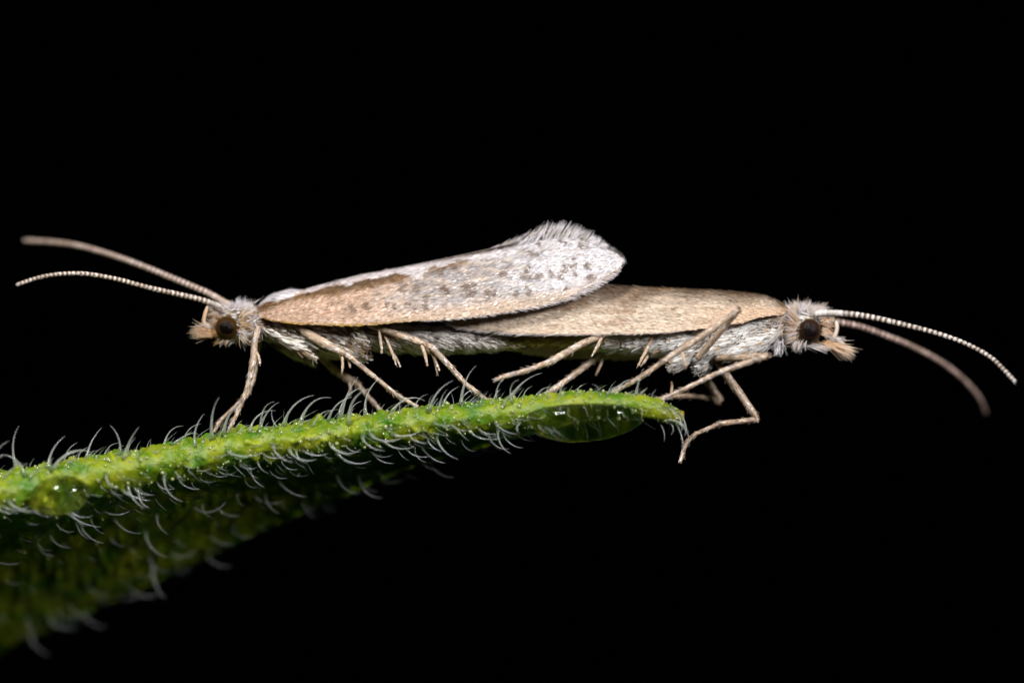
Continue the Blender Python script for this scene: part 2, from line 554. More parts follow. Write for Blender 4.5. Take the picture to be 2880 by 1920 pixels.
# ------------------------------------------------------------------ water drops
def drop(label, outline_fn, loc):
    bm = bmesh.new()
    bmesh.ops.create_icosphere(bm, subdivisions=5, radius=1)
    for v in bm.verts:
        v.co = Vector(outline_fn(v.co)) - Vector(loc)
    me = bpy.data.meshes.new('water_drop'); bm.to_mesh(me); bm.free()
    me.polygons.foreach_set('use_smooth', [True] * len(me.polygons))
    me.materials.append(M_water)
    o = bpy.data.objects.new('water_drop', me); col.objects.link(o)
    o.location = loc
    o['label'] = label; o['category'] = 'water drop'; o['group'] = 'water drops on the leaf'
    return o

def lens_drop(c):
    x = c.x
    px = 1648 + 168 * x - 18 * (c.z < 0) * c.z * 0
    top = 1166 - 4 * x
    z = (-c.z * 78 if c.z < 0 else -c.z * 34)
    py = top + z
    px -= 24 * max(0, -c.z) * (1 - x * x)
    return P(px, py, -.50 + c.y * .40)
drop('long water drop hanging under the tip of the leaf', lens_drop, tuple(P(1645, 1175, -.5)))
def bead_drop(c):
    return P(168 + 84 * c.x, 1392 - 56 * c.z - 8 * c.x, -.86 + .34 * c.y)
drop('round water drop clinging to the leaf margin far from its tip', bead_drop, tuple(P(168, 1392, -.86)))

# ------------------------------------------------------------------ moth builder pieces
WHITE = lin(236, 232, 236); CREAM = lin(230, 214, 196); TAN = lin(196, 166, 136); ROSE = lin(230, 206, 187)
BROWN = lin(118, 90, 62); DARK = lin(48, 34, 24); GOLD = lin(158, 120, 76); GREY = lin(190, 186, 188); DGREY = lin(118, 108, 104)

def wing_surface(stations, nu, nv, p=.62):
    st = np.asarray(stations, float)
    u = np.linspace(0, 1, nu)
    c = catmull(st, u)
    v = np.linspace(0, 1, nv)[None, :]
    X = c[:, 0:1] * (1 - v) + c[:, 2:3] * v
    Yp = c[:, 1:2] * (1 - v) + c[:, 3:4] * v
    y = c[:, 4:5] + (c[:, 5:6] - c[:, 4:5]) * v ** p
    k = (CAM_D + y) / CAM_D
    return np.stack([(X - 1440) / MM * k, y, (960 - Yp) / MM * k], -1)

def bilinear(G, u, v):
    nu, nv = G.shape[:2]
    a = np.clip(u, 0, 1) * (nu - 1.001); b = np.clip(v, 0, 1) * (nv - 1.001)
    i = a.astype(int); j = b.astype(int); fa = (a - i)[:, None]; fb = (b - j)[:, None]
    return (G[i, j]*(1-fa)*(1-fb) + G[i+1, j]*fa*(1-fb) + G[i, j+1]*(1-fa)*fb + G[i+1, j+1]*fa*fb)

def wing(moth, stations, colf, outward, nrow, ncol, sl, sw, lift=.20, part=True):
    nu, nv = 150, 40
    W = wing_surface(stations, nu, nv)
    Nn = grid_normals(W)
    if Nn[nu//2, nv//2][1] * outward < 0: Nn = -Nn
    px, py = to_px(W.reshape(-1, 3))
    uu, vv = np.meshgrid(np.linspace(0, 1, nu), np.linspace(0, 1, nv), indexing='ij')
    m = MB()
    m.add(W.reshape(-1, 3), [grid_faces(nu, nv)], colf(px, py, uu.ravel(), vv.ravel()) * .8)
    o = m.build('forewing', M_body, moth)
    so = o.modifiers.new('thickness', 'SOLIDIFY'); so.thickness = .008; so.offset = 0
    # overlapping scale rows
    u = (np.arange(nrow) + .5) / nrow
    U, V = np.meshgrid(u, (np.arange(ncol) + .5) / ncol, indexing='ij')
    V = V + ((np.arange(nrow) % 2) * .5 / ncol)[:, None]
    U = U.ravel() + rng.normal(0, .35 / nrow, U.size); V = np.clip(V.ravel() + rng.normal(0, .3 / ncol, V.size), 0, 1)
    # drop scales where the wing is narrow
    wid = np.linalg.norm(W[:, -1] - W[:, 0], axis=1); wid = wid / wid.max()
    keep = rng.random(U.size) < np.clip(np.interp(U, np.linspace(0, 1, nu), wid) * 1.15, .12, 1)
    U, V = U[keep], V[keep]
    pos = bilinear(W, U, V); n = norm(bilinear(Nn, U, V))
    du = norm(bilinear(np.gradient(W, axis=0), U, V)); dv = norm(bilinear(np.gradient(W, axis=1), U, V))
    d = du + dv * rng.normal(.04, .10, len(U))[:, None]
    n = norm(n + rng.normal(0, .07, n.shape))
    px, py = to_px(pos)
    cc = colf(px, py, U, V) * (1 + rng.normal(0, .17, (len(U), 1)))
    s = MB()
    scales(s, pos, d, n, sl * rng.uniform(.8, 1.25, len(U)), sw * rng.uniform(.8, 1.2, len(U)), lift + rng.normal(0, .04, len(U)), cc, rollv=.09)
    s.build('wing_scales', M_scale, o, smooth=True, kind='stuff')
    return o, W, Nn

def fringe(owner, pts, dirs, L, n, cols, w=.009, spread=.22, curl=(0, 0, 0), ys=.05):
    """hairs along an edge given as px, py, y rows; dirs and lengths per row"""
    u = np.sort(rng.random(n))
    b = PA(catmull(pts, u)); b[:, 1] += rng.normal(0, ys, n)
    d = catmull(np.asarray(dirs, float), u)
    dd = np.stack([d[:, 0], rng.normal(0, spread * .8, n), -d[:, 1]], 1)
    dd = norm(dd) + rng.normal(0, spread, (n, 3)) * np.array([1, .6, 1])
    Ln = np.interp(u, np.linspace(0, 1, len(L)), L) / MM * rng.uniform(.55, 1.15, n)
    m = MB()
    strands(m, b, dd, Ln, w * rng.uniform(.7, 1.4, n), np.array(curl)[None], pick(cols, n), tipcols=pick([WHITE], n))
    return m

def leg(moth, pts, spurs=(), cols=(TAN, CREAM, WHITE), wts=None, ns=420, tarsus=.62, dark=False, base=None):
    a = np.asarray(pts, float)
    q = PA(a[:, :3]); r = a[:, 3] / MM * .9
    path = []; rad = []
    for i in range(len(q) - 1):
        for t in np.linspace(0, 1, 8, endpoint=False):
            path.append(q[i] * (1-t) + q[i+1] * t); rad.append(r[i] * (1-t) + r[i+1] * t)
    path.append(q[-1]); rad.append(r[-1])
    path = np.array(path); rad = np.array(rad)
    for _ in range(2):
        path[1:-1] = (path[:-2] + 2 * path[1:-1] + path[2:]) / 4
        rad[1:-1] = (rad[:-2] + 2 * rad[1:-1] + rad[2:]) / 4
    # tarsal joints: narrow waists towards the foot
    q_ = np.linspace(0, 1, len(rad))
    ph = np.clip((q_ - tarsus) / (1 - tarsus), 0, 1) * 4
    rad = rad * np.where(q_ > tarsus, .86 + .22 * (ph % 1), 1)
    ns = int(ns * 1.9)
    cols = np.array(cols)
    m = MB()
    t, n, b = tube(m, path, rad, lin(186, 162, 138), 10)
    i = rng.integers(0, len(path) - 1, ns); f = rng.random(ns)[:, None]
    an = rng.random(ns)[:, None] * 2 * np.pi
    nn = norm(n[i] * np.cos(an) + b[i] * np.sin(an))
    pos = path[i] * (1-f) + path[i+1] * f + nn * (rad[i][:, None] * .98)
    ph0 = rng.random() * 9
    lc_ = pick(cols, ns, wts, .12) * (1 - .42 * np.clip(np.sin(i * .75 + ph0 + 1.5 * np.sin(i * .31)) * 2 - .4, 0, 1))[:, None]
    scales(m, pos, t[i], nn, rng.uniform(.04, .075, ns), rng.uniform(.008, .014, ns), .06 + rng.normal(0, .05, ns), lc_, sink=0, rollv=.06)
    k = 60; i = rng.integers(4, len(path) - 1, k); an = rng.random(k)[:, None] * 6.28
    nn = norm(n[i] * np.cos(an) + b[i] * np.sin(an))
    strands(m, path[i] + nn * rad[i][:, None] * .9, t[i] + nn * .55, rng.uniform(.05, .10, k), .005, np.zeros((1, 3)), pick(cols, k, wts), seg=2)
    o = m.build('leg', M_leg, moth)
    for (x0, y0, z0), (x1, y1, z1), rr in spurs:
        A = P(x0, y0, z0); B = P(x1, y1, z1)
        s = np.linspace(0, 1, 7)[:, None]
        pth = A * (1-s) + B * s + np.array([.012, 0, 0]) * np.sin(s * np.pi)
        sm = MB()
        rr_ = rr / MM * np.array([.8, 1, 1, .95, .8, .5, .1])
        tt, n2, b2 = tube(sm, pth, rr_, cols[0], 7)
        k = 40; ii = rng.integers(0, 6, k); an = rng.random(k)[:, None] * 6.28
        nn = norm(n2[ii] * np.cos(an) + b2[ii] * np.sin(an))
        scales(sm, pth[ii] + nn * rr_[ii][:, None] * .9, tt[ii], nn, .05, .009, .12, pick(cols, k, wts, .15), sink=0)
        sm.build('spur', M_leg, o)
    return o

def antenna(moth, pts, rbase, rtip, nseg, c_dark, c_light, white_to=.1):
    a = np.asarray(pts, float)
    per = 8
    N = nseg * per + 1
    s = np.linspace(0, 1, N)
    c = PA(catmull(a, s))
    # even spacing
    L = np.concatenate([[0], np.cumsum(np.linalg.norm(np.diff(c, axis=0), axis=1))]); L /= L[-1]
    c = np.stack([np.interp(s, L, c[:, k]) for k in range(3)], 1)
    ph = (np.arange(N) % per) / per
    r = (rbase + (rtip - rbase) * s ** .8) / MM * (.90 + .16 * ph)
    r[-4:] *= np.array([.95, .8, .6, .3])
    light = np.clip((ph - .35) * 5, 0, 1)
    light = np.maximum(light, np.clip((white_to - s) / .05, 0, 1))
    seg = (np.arange(N) // per)
    amt = .35 + .55 * rng.random(nseg + 1)
    light = light * amt[seg]
    cc = c_dark * (1 - light[:, None]) + c_light * light[:, None]
    m = MB()
    t, n, b = tube(m, c, r, cc, 12)
    ns = nseg * 16
    i = rng.integers(0, N - 1, ns); an = rng.random(ns)[:, None] * 6.28
    nn = norm(n[i] * np.cos(an) + b[i] * np.sin(an))
    scales(m, c[i] + nn * r[i][:, None] * .96, t[i], nn, .03, .010, .05 + rng.normal(0, .03, ns), cc[i] * (1 + rng.normal(0, .13, (ns, 1))), sink=0)
    return m.build('antenna', M_leg, moth)

def tuft(m, cx, cy, rx, ry, y0, y1, ang, spread, L, w, cols, n, curl=(0, 0, 0), tip=None, yd=.16, radial=None):
    """scale hairs rooted in a px ellipse, leaning along ang (degrees, 0 = +x, 90 = up)"""
    x = cx + rng.normal(0, 1, n) * rx * .6; y = cy + rng.normal(0, 1, n) * ry * .6
    yy = rng.uniform(y0, y1, n)
    b = PA(np.stack([x, y, yy], 1))
    if radial is not None:
        a = np.arctan2(-(y - radial[1]), x - radial[0]) + np.radians(rng.normal(0, spread, n))
    else:
        a = np.radians(ang + rng.normal(0, spread, n))
    d = np.stack([np.cos(a), rng.normal(-.12, yd, n), np.sin(a)], 1)
    strands(m, b, d, L / MM * rng.uniform(.6, 1.2, n), w / MM * rng.uniform(.7, 1.3, n), np.array(curl)[None] + rng.normal(0, .05, (n, 3)),
            pick(cols, n), tipcols=None if tip is None else pick(tip, n))

def eye(moth, px, py, y, rx, rz, mat):
    bm = bmesh.new()
    bmesh.ops.create_uvsphere(bm, u_segments=48, v_segments=32, radius=1)
    for v in bm.verts:
        v.co = Vector((v.co.x * rx / MM, v.co.y * .165, v.co.z * rz / MM))
    me = bpy.data.meshes.new('eye'); bm.to_mesh(me); bm.free()
    me.polygons.foreach_set('use_smooth', [True] * len(me.polygons))
    me.materials.append(mat)
    o = link('eye', me, moth)
    o.location = tuple(P(px, py, y))
    return o

def body(moth, bm, n, colf, dirv, sl, sw, lift, smoothf, voxel=.028):
    me = remeshed('body', bm, voxel)
    v, _ = mesh_arrays(me)
    px, py = to_px(v)
    c = colf(px, py, v)
    at = me.color_attributes.new('Col', 'FLOAT_COLOR', 'POINT')
    at.data.foreach_set('color', np.concatenate([np.clip(c * .75, 0, 1), np.ones((len(c), 1))], 1).astype(np.float32).ravel())
    me.polygons.foreach_set('use_smooth', [True] * len(me.polygons))
    me.materials.clear(); me.materials.append(M_body)
    o = link('body', me, moth)
    pos, nn = sample_mesh(me, n)
    px, py = to_px(pos)
    c = colf(px, py, pos) * (1 + rng.normal(0, .14, (n, 1)))
    d = np.array(dirv)[None] + rng.normal(0, .15, (n, 3))
    s = MB()
    scales(s, pos, d, norm(nn + rng.normal(0, .09, nn.shape)), sl * rng.uniform(.7, 1.4, n), sw * rng.uniform(.7, 1.3, n), np.where(smoothf(px, py), .03, lift + rng.normal(0, .055, n)), c)
    s.build('body_scales', M_hair, o, kind='stuff')
    return o

Y0 = .57                                     # both moths' middle plane

# ------------------------------------------------------------------ moth with the patterned wing
m1 = thing('moth', 'moth with white-striped spotted wing whose fringed tip lifts over the other moth', 'moth', tuple(P(900, 1010, Y0)), 'pair of mating moths')

bm = bmesh.new()
ell(bm, P(652, 906, Y0), (.21, .30, .24))                       # head
ell(bm, P(705, 900, Y0), (.24, .26, .20))                       # neck
ell(bm, P(800, 893, Y0), (.52, .36, .37), math.radians(-8))     # fore thorax
ell(bm, P(900, 925, Y0), (.78, .46, .44), math.radians(14))     # thorax
ell(bm, P(790, 855, Y0), (.42, .17, .19), math.radians(-20))    # pronotum crest
capsule(bm, P(738, 920, .18), P(876, 1002, .16), .085, .10)     # coxae
capsule(bm, P(775, 910, .22), P(955, 990, .2), .13, .13)
capsule(bm, P(900, 930, .25), P(1020, 1000, .25), .15, .15)
capsule(bm, P(985, 915, .16), P(1018, 985, .18), .13, .12)
capsule(bm, P(745, 950, .85), P(872, 1022, .8), .06, .10)
ell(bm, P(1060, 945, Y0), (.55, .38, .23), math.radians(4))     # abdomen, ring by ring
for x, y, r in ((1110, 951, .225), (1175, 955, .22), (1240, 957, .215), (1305, 956, .205), (1365, 957, .18), (1415, 960, .13), (1440, 962, .09)):
    ell(bm, P(x, y, Y0 - .10), (.40, r * 1.8, r))
SPOT1 = [(978, 866, 7), (986, 873, 6), (1018, 862, 7), (1024, 870, 6), (1080, 858, 6), (1100, 863, 6), (1136, 858, 6), (1190, 865, 8), (1186, 850, 5),
         (1124, 815, 9), (1160, 815, 9), (1192, 835, 7), (1240, 812, 8), (1246, 822, 8), (1300, 808, 8), (1322, 806, 7), (1318, 825, 9), (1306, 832, 6),
         (1362, 830, 10), (1366, 822, 6), (1378, 828, 7), (1440, 830, 7), (1478, 828, 7), (1482, 820, 5), (1488, 716, 7), (1500, 720, 5), (1506, 690, 5),
         (1474, 754, 6), (1470, 766, 6), (1402, 774, 7), (1412, 774, 6), (1462, 783, 6), (1470, 784, 6), (1482, 782, 5), (1504, 781, 8), (1512, 776, 5), (1540, 776, 6), (1537, 766, 5),
         (1576, 752, 6), (1578, 764, 6), (1595, 753, 6), (1605, 750, 6), (1640, 750, 8), (1645, 756, 5), (1624, 692, 7), (1640, 694, 5), (1608, 776, 5),
         (1566, 783, 7), (1648, 786, 8), (1660, 786, 7), (1652, 778, 5), (1580, 815, 6), (1470, 812, 5), (1602, 730, 4), (1512, 710, 4), (1566, 680, 5), (1425, 752, 5), (1580, 685, 5)]
def col_wing1(px, py, u, v):
    n = len(px)
    nz = fbm(px, py, 1.3, .045); nf = fbm(px * .35, py * 2.2, 4.1, .05); ns = fbm(px * .5, py * 2.4, 8.2, .02)
    c = ROSE * (1 + .26 * nf[:, None])
    # wavy pinkish ripples towards the base
    rip = np.clip(np.sin(px * .42 + 3 * nz + py * .12) * .5 + .5, 0, 1) * np.clip((1120 - px) / 150, 0, 1) * (v > .28)
    c = c * (1 - .7 * rip[:, None]) + lin(184, 140, 106) * (.7 * rip[:, None])
    # grey beige middle
    g = np.clip((px - 1040) / 130 + nz * .8, 0, 1)[:, None] * np.clip((.9 - v) / .2, 0, 1)[:, None]
    c = c * (1 - g) + (GREY * (1 + .30 * nf[:, None]) * .97) * g
    cm = (np.clip(nf * 2.2, 0, 1) * g[:, 0] * .8)[:, None]
    c = c * (1 - cm) + CREAM * cm
    # white outer third
    cmx = np.clip(nf * 2 + .5, 0, 1)[:, None]
    w = (np.clip((px - 1395) / 110 + nz * .9 + (.45 - v) * .8, 0, 1) * np.clip((.95 - v) / .2 + (px - 1500) / 300, 0, 1))[:, None]
    c = c * (1 - w) + (WHITE * (1 - .35 * cmx) + CREAM * .95 * (.35 * cmx)) * w
    # golden brown streak below the white stripe
    top = .105 + .04 * np.sin(px * .05) * np.sin(px * .017 + 1) + .05 * nz
    top = top + .13 * np.exp(-((px - 1168) / 26) ** 2) + np.clip((880 - px) / 130, 0, 1) * .0
    lo = np.where(px < 1150, .36 - .0001 * (px - 850), .27) + .10 * nz
    lo = lo - np.clip((px - 1260) / 90, 0, 1) * .2
    band = np.clip((v - top) / .025, 0, 1) * np.clip((lo - v) / .13, 0, 1) * (px < 1345)
    ed = np.clip(1 - (v - top) / .09, 0, 1) * np.clip((1155 - px) / 40, 0, 1)
    bc = GOLD * .68 * (1 + .7 * ns[:, None]) * (1 - .9 * ed[:, None]) + DARK * (.9 * ed[:, None])
    c = c * (1 - band[:, None] * .92) + bc * band[:, None] * .92
    wh = np.clip((top - v) / .02 + .5, 0, 1) * np.clip((px - 835) / 25, 0, 1) * np.clip((1480 - px) / 80, 0, 1)
    c = c * (1 - wh[:, None]) + WHITE * wh[:, None]
    gl = np.clip((px - 1180) / 80, 0, 1) * np.clip((.035 - v) / .02, 0, 1) * np.clip((1470 - px) / 60, 0, 1)
    c = c * (1 - .6 * gl[:, None]) + BROWN * (.6 * gl[:, None])
    # brown shoulder, yellow leading edge
    sh = np.clip((790 - px) / 60, 0, 1) * np.clip((.5 - v) / .3, 0, 1)
    c = c * (1 - .7 * sh[:, None]) + BROWN * 1.3 * (.7 * sh[:, None])
    le = np.clip((v - .955) / .03, 0, 1) * np.clip((1230 - px) / 60, 0, 1)
    c = c * (1 - le[:, None] * .8) + lin(176, 142, 40) * le[:, None] * .8
    tb = np.clip((v - .80) / .12, 0, 1) * np.clip((px - 1050) / 100, 0, 1) * np.clip((1600 - px) / 80, 0, 1)
    c = c * (1 - tb[:, None] * .7) + lin(208, 186, 162) * tb[:, None] * .7
    s = np.zeros(n)
    for x, y, r in SPOT1:
        s = np.maximum(s, np.clip(1.7 - np.hypot(px - x, (py - y)) / (r * 1.1), 0, 1))
    mot = np.clip(fbm(px, py * 1.5, 11.7, .022) * 1.6 + .25, 0, 1) * np.clip((v - .1) / .1, 0, 1) * np.clip((1500 - px) / 250, 0, 1)
    c = c * (1 - .30 * mot[:, None]) + lin(150, 122, 98) * (.30 * mot[:, None])
    tp = np.clip((px - 1330) / 160, 0, 1)[:, None]
    c = c * (np.array([.80, .76, .735]) * (1 - tp) + np.array([.73, .735, .755]) * tp)
    return c * (1 - .78 * s[:, None]) + lin(104, 82, 66) * (.78 * s[:, None])
def col_body1(px, py, v):
    n = len(px)
    nz = fbm(px * .5 + py * .9, py * 1.6 - px * .7, 2.2, .03)
    c = np.where((rng.random(n) < .30 + 1.1 * nz)[:, None], lin(118, 102, 86), lin(238, 234, 228))
    c = np.where((rng.random(n) < .22)[:, None], lin(176, 152, 124), c)
    ab = (px > 1040)[:, None]
    ca = np.where((rng.random(n) < .25)[:, None], lin(168, 156, 148), lin(240, 236, 232))
    seg = np.clip(np.sin((px - 1060) / 62 * 6.283) * 3 - 2.1, 0, 1)[:, None] * np.clip((968 - py) / 25, 0, 1)[:, None]
    ca = ca * (1 - .8 * seg) + lin(70, 62, 72) * .8 * seg
    c = np.where(ab, ca, c)
    line = np.interp(px, [700, 750, 800, 850], [872, 850, 838, 826])
    c = np.where(((py < line) & (px < 900))[:, None], WHITE * .98, c)
    br = ((px > 700) & (px < 765) & (py >= line) & (py < 908))[:, None]
    c = np.where(br, np.where((rng.random(n) < .6)[:, None], lin(140, 108, 82), lin(176, 140, 104)), c)
    return c
body(m1, bm, 12000, col_body1, (1, 0, -.35), .14, .0135, .08, lambda px, py: (px < 900) & (py < np.interp(px, [700, 750, 800, 850], [885, 870, 860, 850])))
ST1 = [(724, 878, 730, 893, .36, .14), (764, 850, 778, 903, .42, -.02), (848, 817, 850, 911, .57, -.10), (993, 778, 1006, 915, .57, -.20), (1134, 752, 1134, 904, .57, -.23),
       (1300, 720, 1300, 893, .55, -.24), (1430, 695, 1430, 874, .52, -.19), (1505, 678, 1530, 854, .48, -.13), (1580, 668, 1610, 827, .44, -.06), (1650, 680, 1668, 797, .40, .0),
       (1706, 700, 1712, 770, .36, .06), (1734, 716, 1738, 752, .30, .13), (1743, 729, 1744, 740, .26, .18)]
w1, W1, N1 = wing(m1, ST1, col_wing1, -1, 210, 58, .080, .0165, .14)
st = np.array(ST1); far1 = st.copy()
far1[:, 4] = 2 * Y0 - st[:, 4] + .012; far1[:, 5] = 2 * Y0 - st[:, 5]
far1[:, 1] -= np.array([0, 0, 0, 0, 1, 3, 8, 12, 10, 8, 8, 9, 4])
wf1, _, _ = wing(m1, far1, lambda px, py, u, v: col_wing1(px, py, u, v) * .8 + lin(150, 125, 100) * .15, 1, 110, 30, .095, .026)
# fringe along hind edge, tip and leading edge
f1 = fringe(w1, [(1455, 690, .5), (1500, 679, .47), (1560, 670, .44), (1620, 675, .41), (1660, 683, .39), (1700, 700, .35)],
            [(.75, -.62), (.62, -.78), (.52, -.86), (.62, -.78), (.72, -.68), (.7, -.6)], [24, 54, 56, 44, 32, 14], 140, [lin(214, 204, 194), WHITE, WHITE], w=.012, spread=.12)
f1.build('fringe', M_hair, w1, smooth=False, kind='stuff')
f1 = fringe(w1, [(1741, 728, .26), (1735, 752, .15), (1712, 772, .07), (1668, 798, .0), (1610, 828, -.06), (1530, 855, -.13), (1430, 875, -.19), (1300, 894, -.24), (1180, 902, -.23)],
            [(1, -.1), (.95, .2), (.95, .14), (.97, .14), (.96, .2), (.98, .2), (1, .22), (1, .25), (1, .25)], [8, 14, 24, 30, 28, 24, 20, 16, 12], 700, [WHITE, CREAM, lin(206, 178, 148)], w=.008, spread=.10, ys=.015)
f1.build('fringe', M_hair, w1, smooth=False, kind='stuff')
ff = fringe(wf1, [(1380, 698, .62), (1440, 683, .65), (1500, 662, .67), (1560, 656, .70), (1620, 664, .73), (1680, 684, .76), (1725, 706, .82)],
            [(.95, -.3), (.85, -.5), (.72, -.7), (.6, -.8), (.62, -.76), (.7, -.66), (.8, -.5)], [30, 46, 50, 42, 32, 18, 10], 120, [lin(160, 138, 116), GREY, lin(190, 170, 150)], w=.008, spread=.13)
ff.build('fringe', M_hair, wf1, smooth=False, kind='stuff')

eye(m1, 638, 922, .27, 33, 33.5, M_eye1)
eye(m1, 640, 920, .87, 33, 33, M_eye1)
antenna(m1, [(640, 872, .40), (590, 851, .32), (542, 837, .25), (415, 808, .1), (319, 783, .02), (223, 769, -.08), (128, 776, -.25), (48, 800, -.5)], 9.0, 5.2, 48, lin(118, 90, 62), lin(236, 228, 222), .12)
antenna(m1, [(645, 858, .72), (590, 827, .8), (542, 806, .86), (415, 754, 1.1), (319, 719, 1.35), (223, 692, 1.65), (143, 681, 1.95), (70, 677, 2.25)], 9.6, 7.2, 50, lin(128, 100, 80), lin(222, 206, 196), .12)
hd = MB()
tuft(hd, 668, 868, 30, 10, .35, .85, 60, 28, 25, 1.9, [WHITE, WHITE, lin(222, 214, 220)], 170)
tuft(hd, 640, 872, 26, 8, .3, .8, 155, 22, 34, 1.8, [WHITE, CREAM], 110)
tuft(hd, 690, 880, 12, 12, .2, .6, 20, 35, 34, 1.8, [WHITE, CREAM], 90)
tuft(hd, 678, 905, 8, 26, .14, .5, 0, 14, 27, 1.5, [lin(224, 190, 146), CREAM, lin(196, 160, 110)], 170, radial=(640, 918))
tuft(hd, 676, 938, 10, 14, .14, .6, -40, 22, 34, 1.5, [CREAM, lin(196, 170, 130), WHITE], 90)
tuft(hd, 712, 915, 10, 22, .12, .4, -20, 30, 30, 1.6, [CREAM, lin(176, 150, 120), WHITE], 120)
tuft(hd, 612, 884, 14, 10, .25, .8, 165, 26, 26, 1.6, [CREAM, WHITE, lin(196, 160, 110)], 90)
tuft(hd, 635, 956, 24, 5, .2, .7, 215, 26, 20, 1.4, [CREAM, WHITE, lin(196, 160, 110)], 90)
tuft(hd, 610, 905, 6, 14, .3, .85, 195, 24, 20, 1.5, [CREAM, lin(206, 170, 120)], 70)
hd.build('head_scales', M_hair, m1, smooth=False, kind='stuff')
pp = MB()
tube(pp, catmull(PA([(640, 952, .5), (615, 948, .42), (596, 936, .38), (582, 922, .36)]), np.linspace(0, 1, 14)), np.linspace(9, 6, 14) / MM, lin(190, 150, 100), 8)
tuft(pp, 602, 938, 10, 9, .3, .46, 174, 8, 56, 1.6, [lin(222, 180, 128), lin(232, 200, 158)], 360, tip=[lin(240, 220, 196)])
tuft(pp, 590, 920, 9, 7, .3, .46, 165, 14, 26, 1.7, [WHITE, CREAM], 80)
pp.build('labial_palp', M_hair, m1, smooth=False)
pq = MB()
tube(pq, catmull(PA([(586, 922, .36), (574, 906, .34), (576, 886, .33), (582, 866, .33), (583, 856, .33)]), np.linspace(0, 1, 16)), np.array([5.5]*10 + [5, 4.5, 4, 3, 2, 1]) / MM, lin(214, 182, 150), 8)
pq.build('palp_tip', M_leg, m1)

LG = [lin(206, 178, 150), CREAM, lin(150, 124, 102), WHITE]; LW_ = [.36, .38, .14, .12]
# near fore, mid, hind; far fore, mid
leg(m1, [(728, 918, .15, 9), (716, 960, .10, 10), (713, 1015, .07, 11), (704, 1060, .06, 8), (690, 1105, .06, 6.5), (668, 1160, .06, 6), (645, 1205, .07, 4.5)],
    [((722, 990, .06), (731, 1026, .03), 3.5)], LG, LW_)
leg(m1, [(735, 930, .85, 9), (722, 990, .7, 10), (712, 1060, .55, 9), (694, 1110, .42, 7), (655, 1150, .36, 6.5), (622, 1180, .34, 5.5), (606, 1205, .33, 5)],
    [], LG, [.3, .2, .45, .05], 320)
leg(m1, [(822, 907, .14, 7), (860, 935, .06, 15), (915, 968, .03, 16), (968, 994, .02, 9), (982, 1003, .02, 8), (1050, 1057, .05, 7.5), (1112, 1108, .10, 6.5), (1140, 1124, .12, 5.5), (1168, 1140, .15, 5)],
    [((962, 1003, .0), (961, 1052, -.03), 4), ((974, 1000, .06), (984, 1031, .08), 4)], LG, LW_, 620)
leg(m1, [(1035, 912, .12, 9), (1075, 926, .02, 10), (1140, 948, -.05, 11), (1200, 970, -.08, 10), (1218, 980, -.08, 9.5), (1265, 1030, -.04, 9), (1312, 1082, .0, 8), (1330, 1095, .02, 7.5), (1362, 1120, .08, 6.5), (1385, 1134, .12, 5)],
    [((1064, 928, -.03), (1074, 996, -.06), 4.5), ((1080, 940, .06), (1117, 1033, .04), 4.5), ((1098, 985, .2), (1126, 1032, .2), 4),
     ((1186, 970, -.1), (1202, 1031, -.13), 5), ((1208, 982, .02), (1237, 1044, .0), 4.5), ((1220, 1010, .12), (1230, 1056, .14), 3.5)], LG, LW_, 700)
leg(m1, [(900, 1000, .85, 12), (940, 1040, .78, 12), (985, 1070, .7, 12), (1002, 1078, .66, 8), (1040, 1120, .55, 7), (1075, 1158, .45, 5.5), (1090, 1180, .4, 4.5)],
    [((982, 1075, .62), (984, 1112, .6), 4)], LG, [.3, .2, .45, .05], 420)

# ------------------------------------------------------------------ moth with the plain tan wing
m2 = thing('moth', 'plain tan-winged moth with white underside, wing tip tucked beneath the spotted wing', 'moth', tuple(P(2000, 1040, Y0)), 'pair of mating moths')
bm = bmesh.new()
ell(bm, P(2268, 918, Y0), (.22, .31, .25))
ell(bm, P(2215, 905, Y0), (.26, .28, .22))
ell(bm, P(2130, 905, Y0), (.56, .40, .38), math.radians(8))
ell(bm, P(2050, 938, Y0), (.72, .50, .42), math.radians(-12))
ell(bm, P(2150, 868, Y0), (.40, .17, .18), math.radians(20))
capsule(bm, P(2190, 935, .2), P(2050, 992, .14), .13, .14)
capsule(bm, P(2165, 965, .16), P(2035, 1004, .10), .10, .10)
capsule(bm, P(2100, 925, .14), P(1960, 1005, .12), .16, .14)
capsule(bm, P(1985, 930, .14), P(1905, 1030, .14), .15, .13)
capsule(bm, P(2000, 985, .2), P(1975, 1040, .22), .12, .12)
for x, y, r in ((1900, 960, .25), (1850, 960, .225), (1790, 958, .20), (1730, 956, .18), (1660, 955, .15), (1590, 952, .13), (1520, 951, .115), (1460, 956, .10), (1432, 961, .085)):
    ell(bm, P(x, y + 2, Y0 - .16), (.42, r * 1.75, r * 1.05))
def col_body2(px, py, v):
    n = len(px)
    nz = fbm(px * .5 - py * .9, py * 1.6 + px * .7, 5.2, .025)
    c = np.where((rng.random(n) < .10 + .5 * np.clip(nz, 0, 1))[:, None], lin(186, 176, 168), lin(240, 238, 236))
    c = np.where((rng.random(n) < .06)[:, None], lin(206, 180, 150), c)
    yb = np.clip((1720 - px) / 90, 0, 1)[:, None]
    c = c * (1 - yb) + lin(176, 164, 96) * yb
    line = np.interp(px, [2060, 2110, 2170, 2220], [826, 832, 846, 872])
    br = ((px > 2060) & (px < 2222) & (py < np.interp(px, [2060, 2222], [890, 892])))[:, None]
    c = np.where(br, np.where((rng.random(n) < .6)[:, None], lin(132, 102, 68), lin(172, 136, 96)), c)
    c = np.where(((py < line + 3) & br[:, 0])[:, None], lin(196, 170, 140), c)
    return c
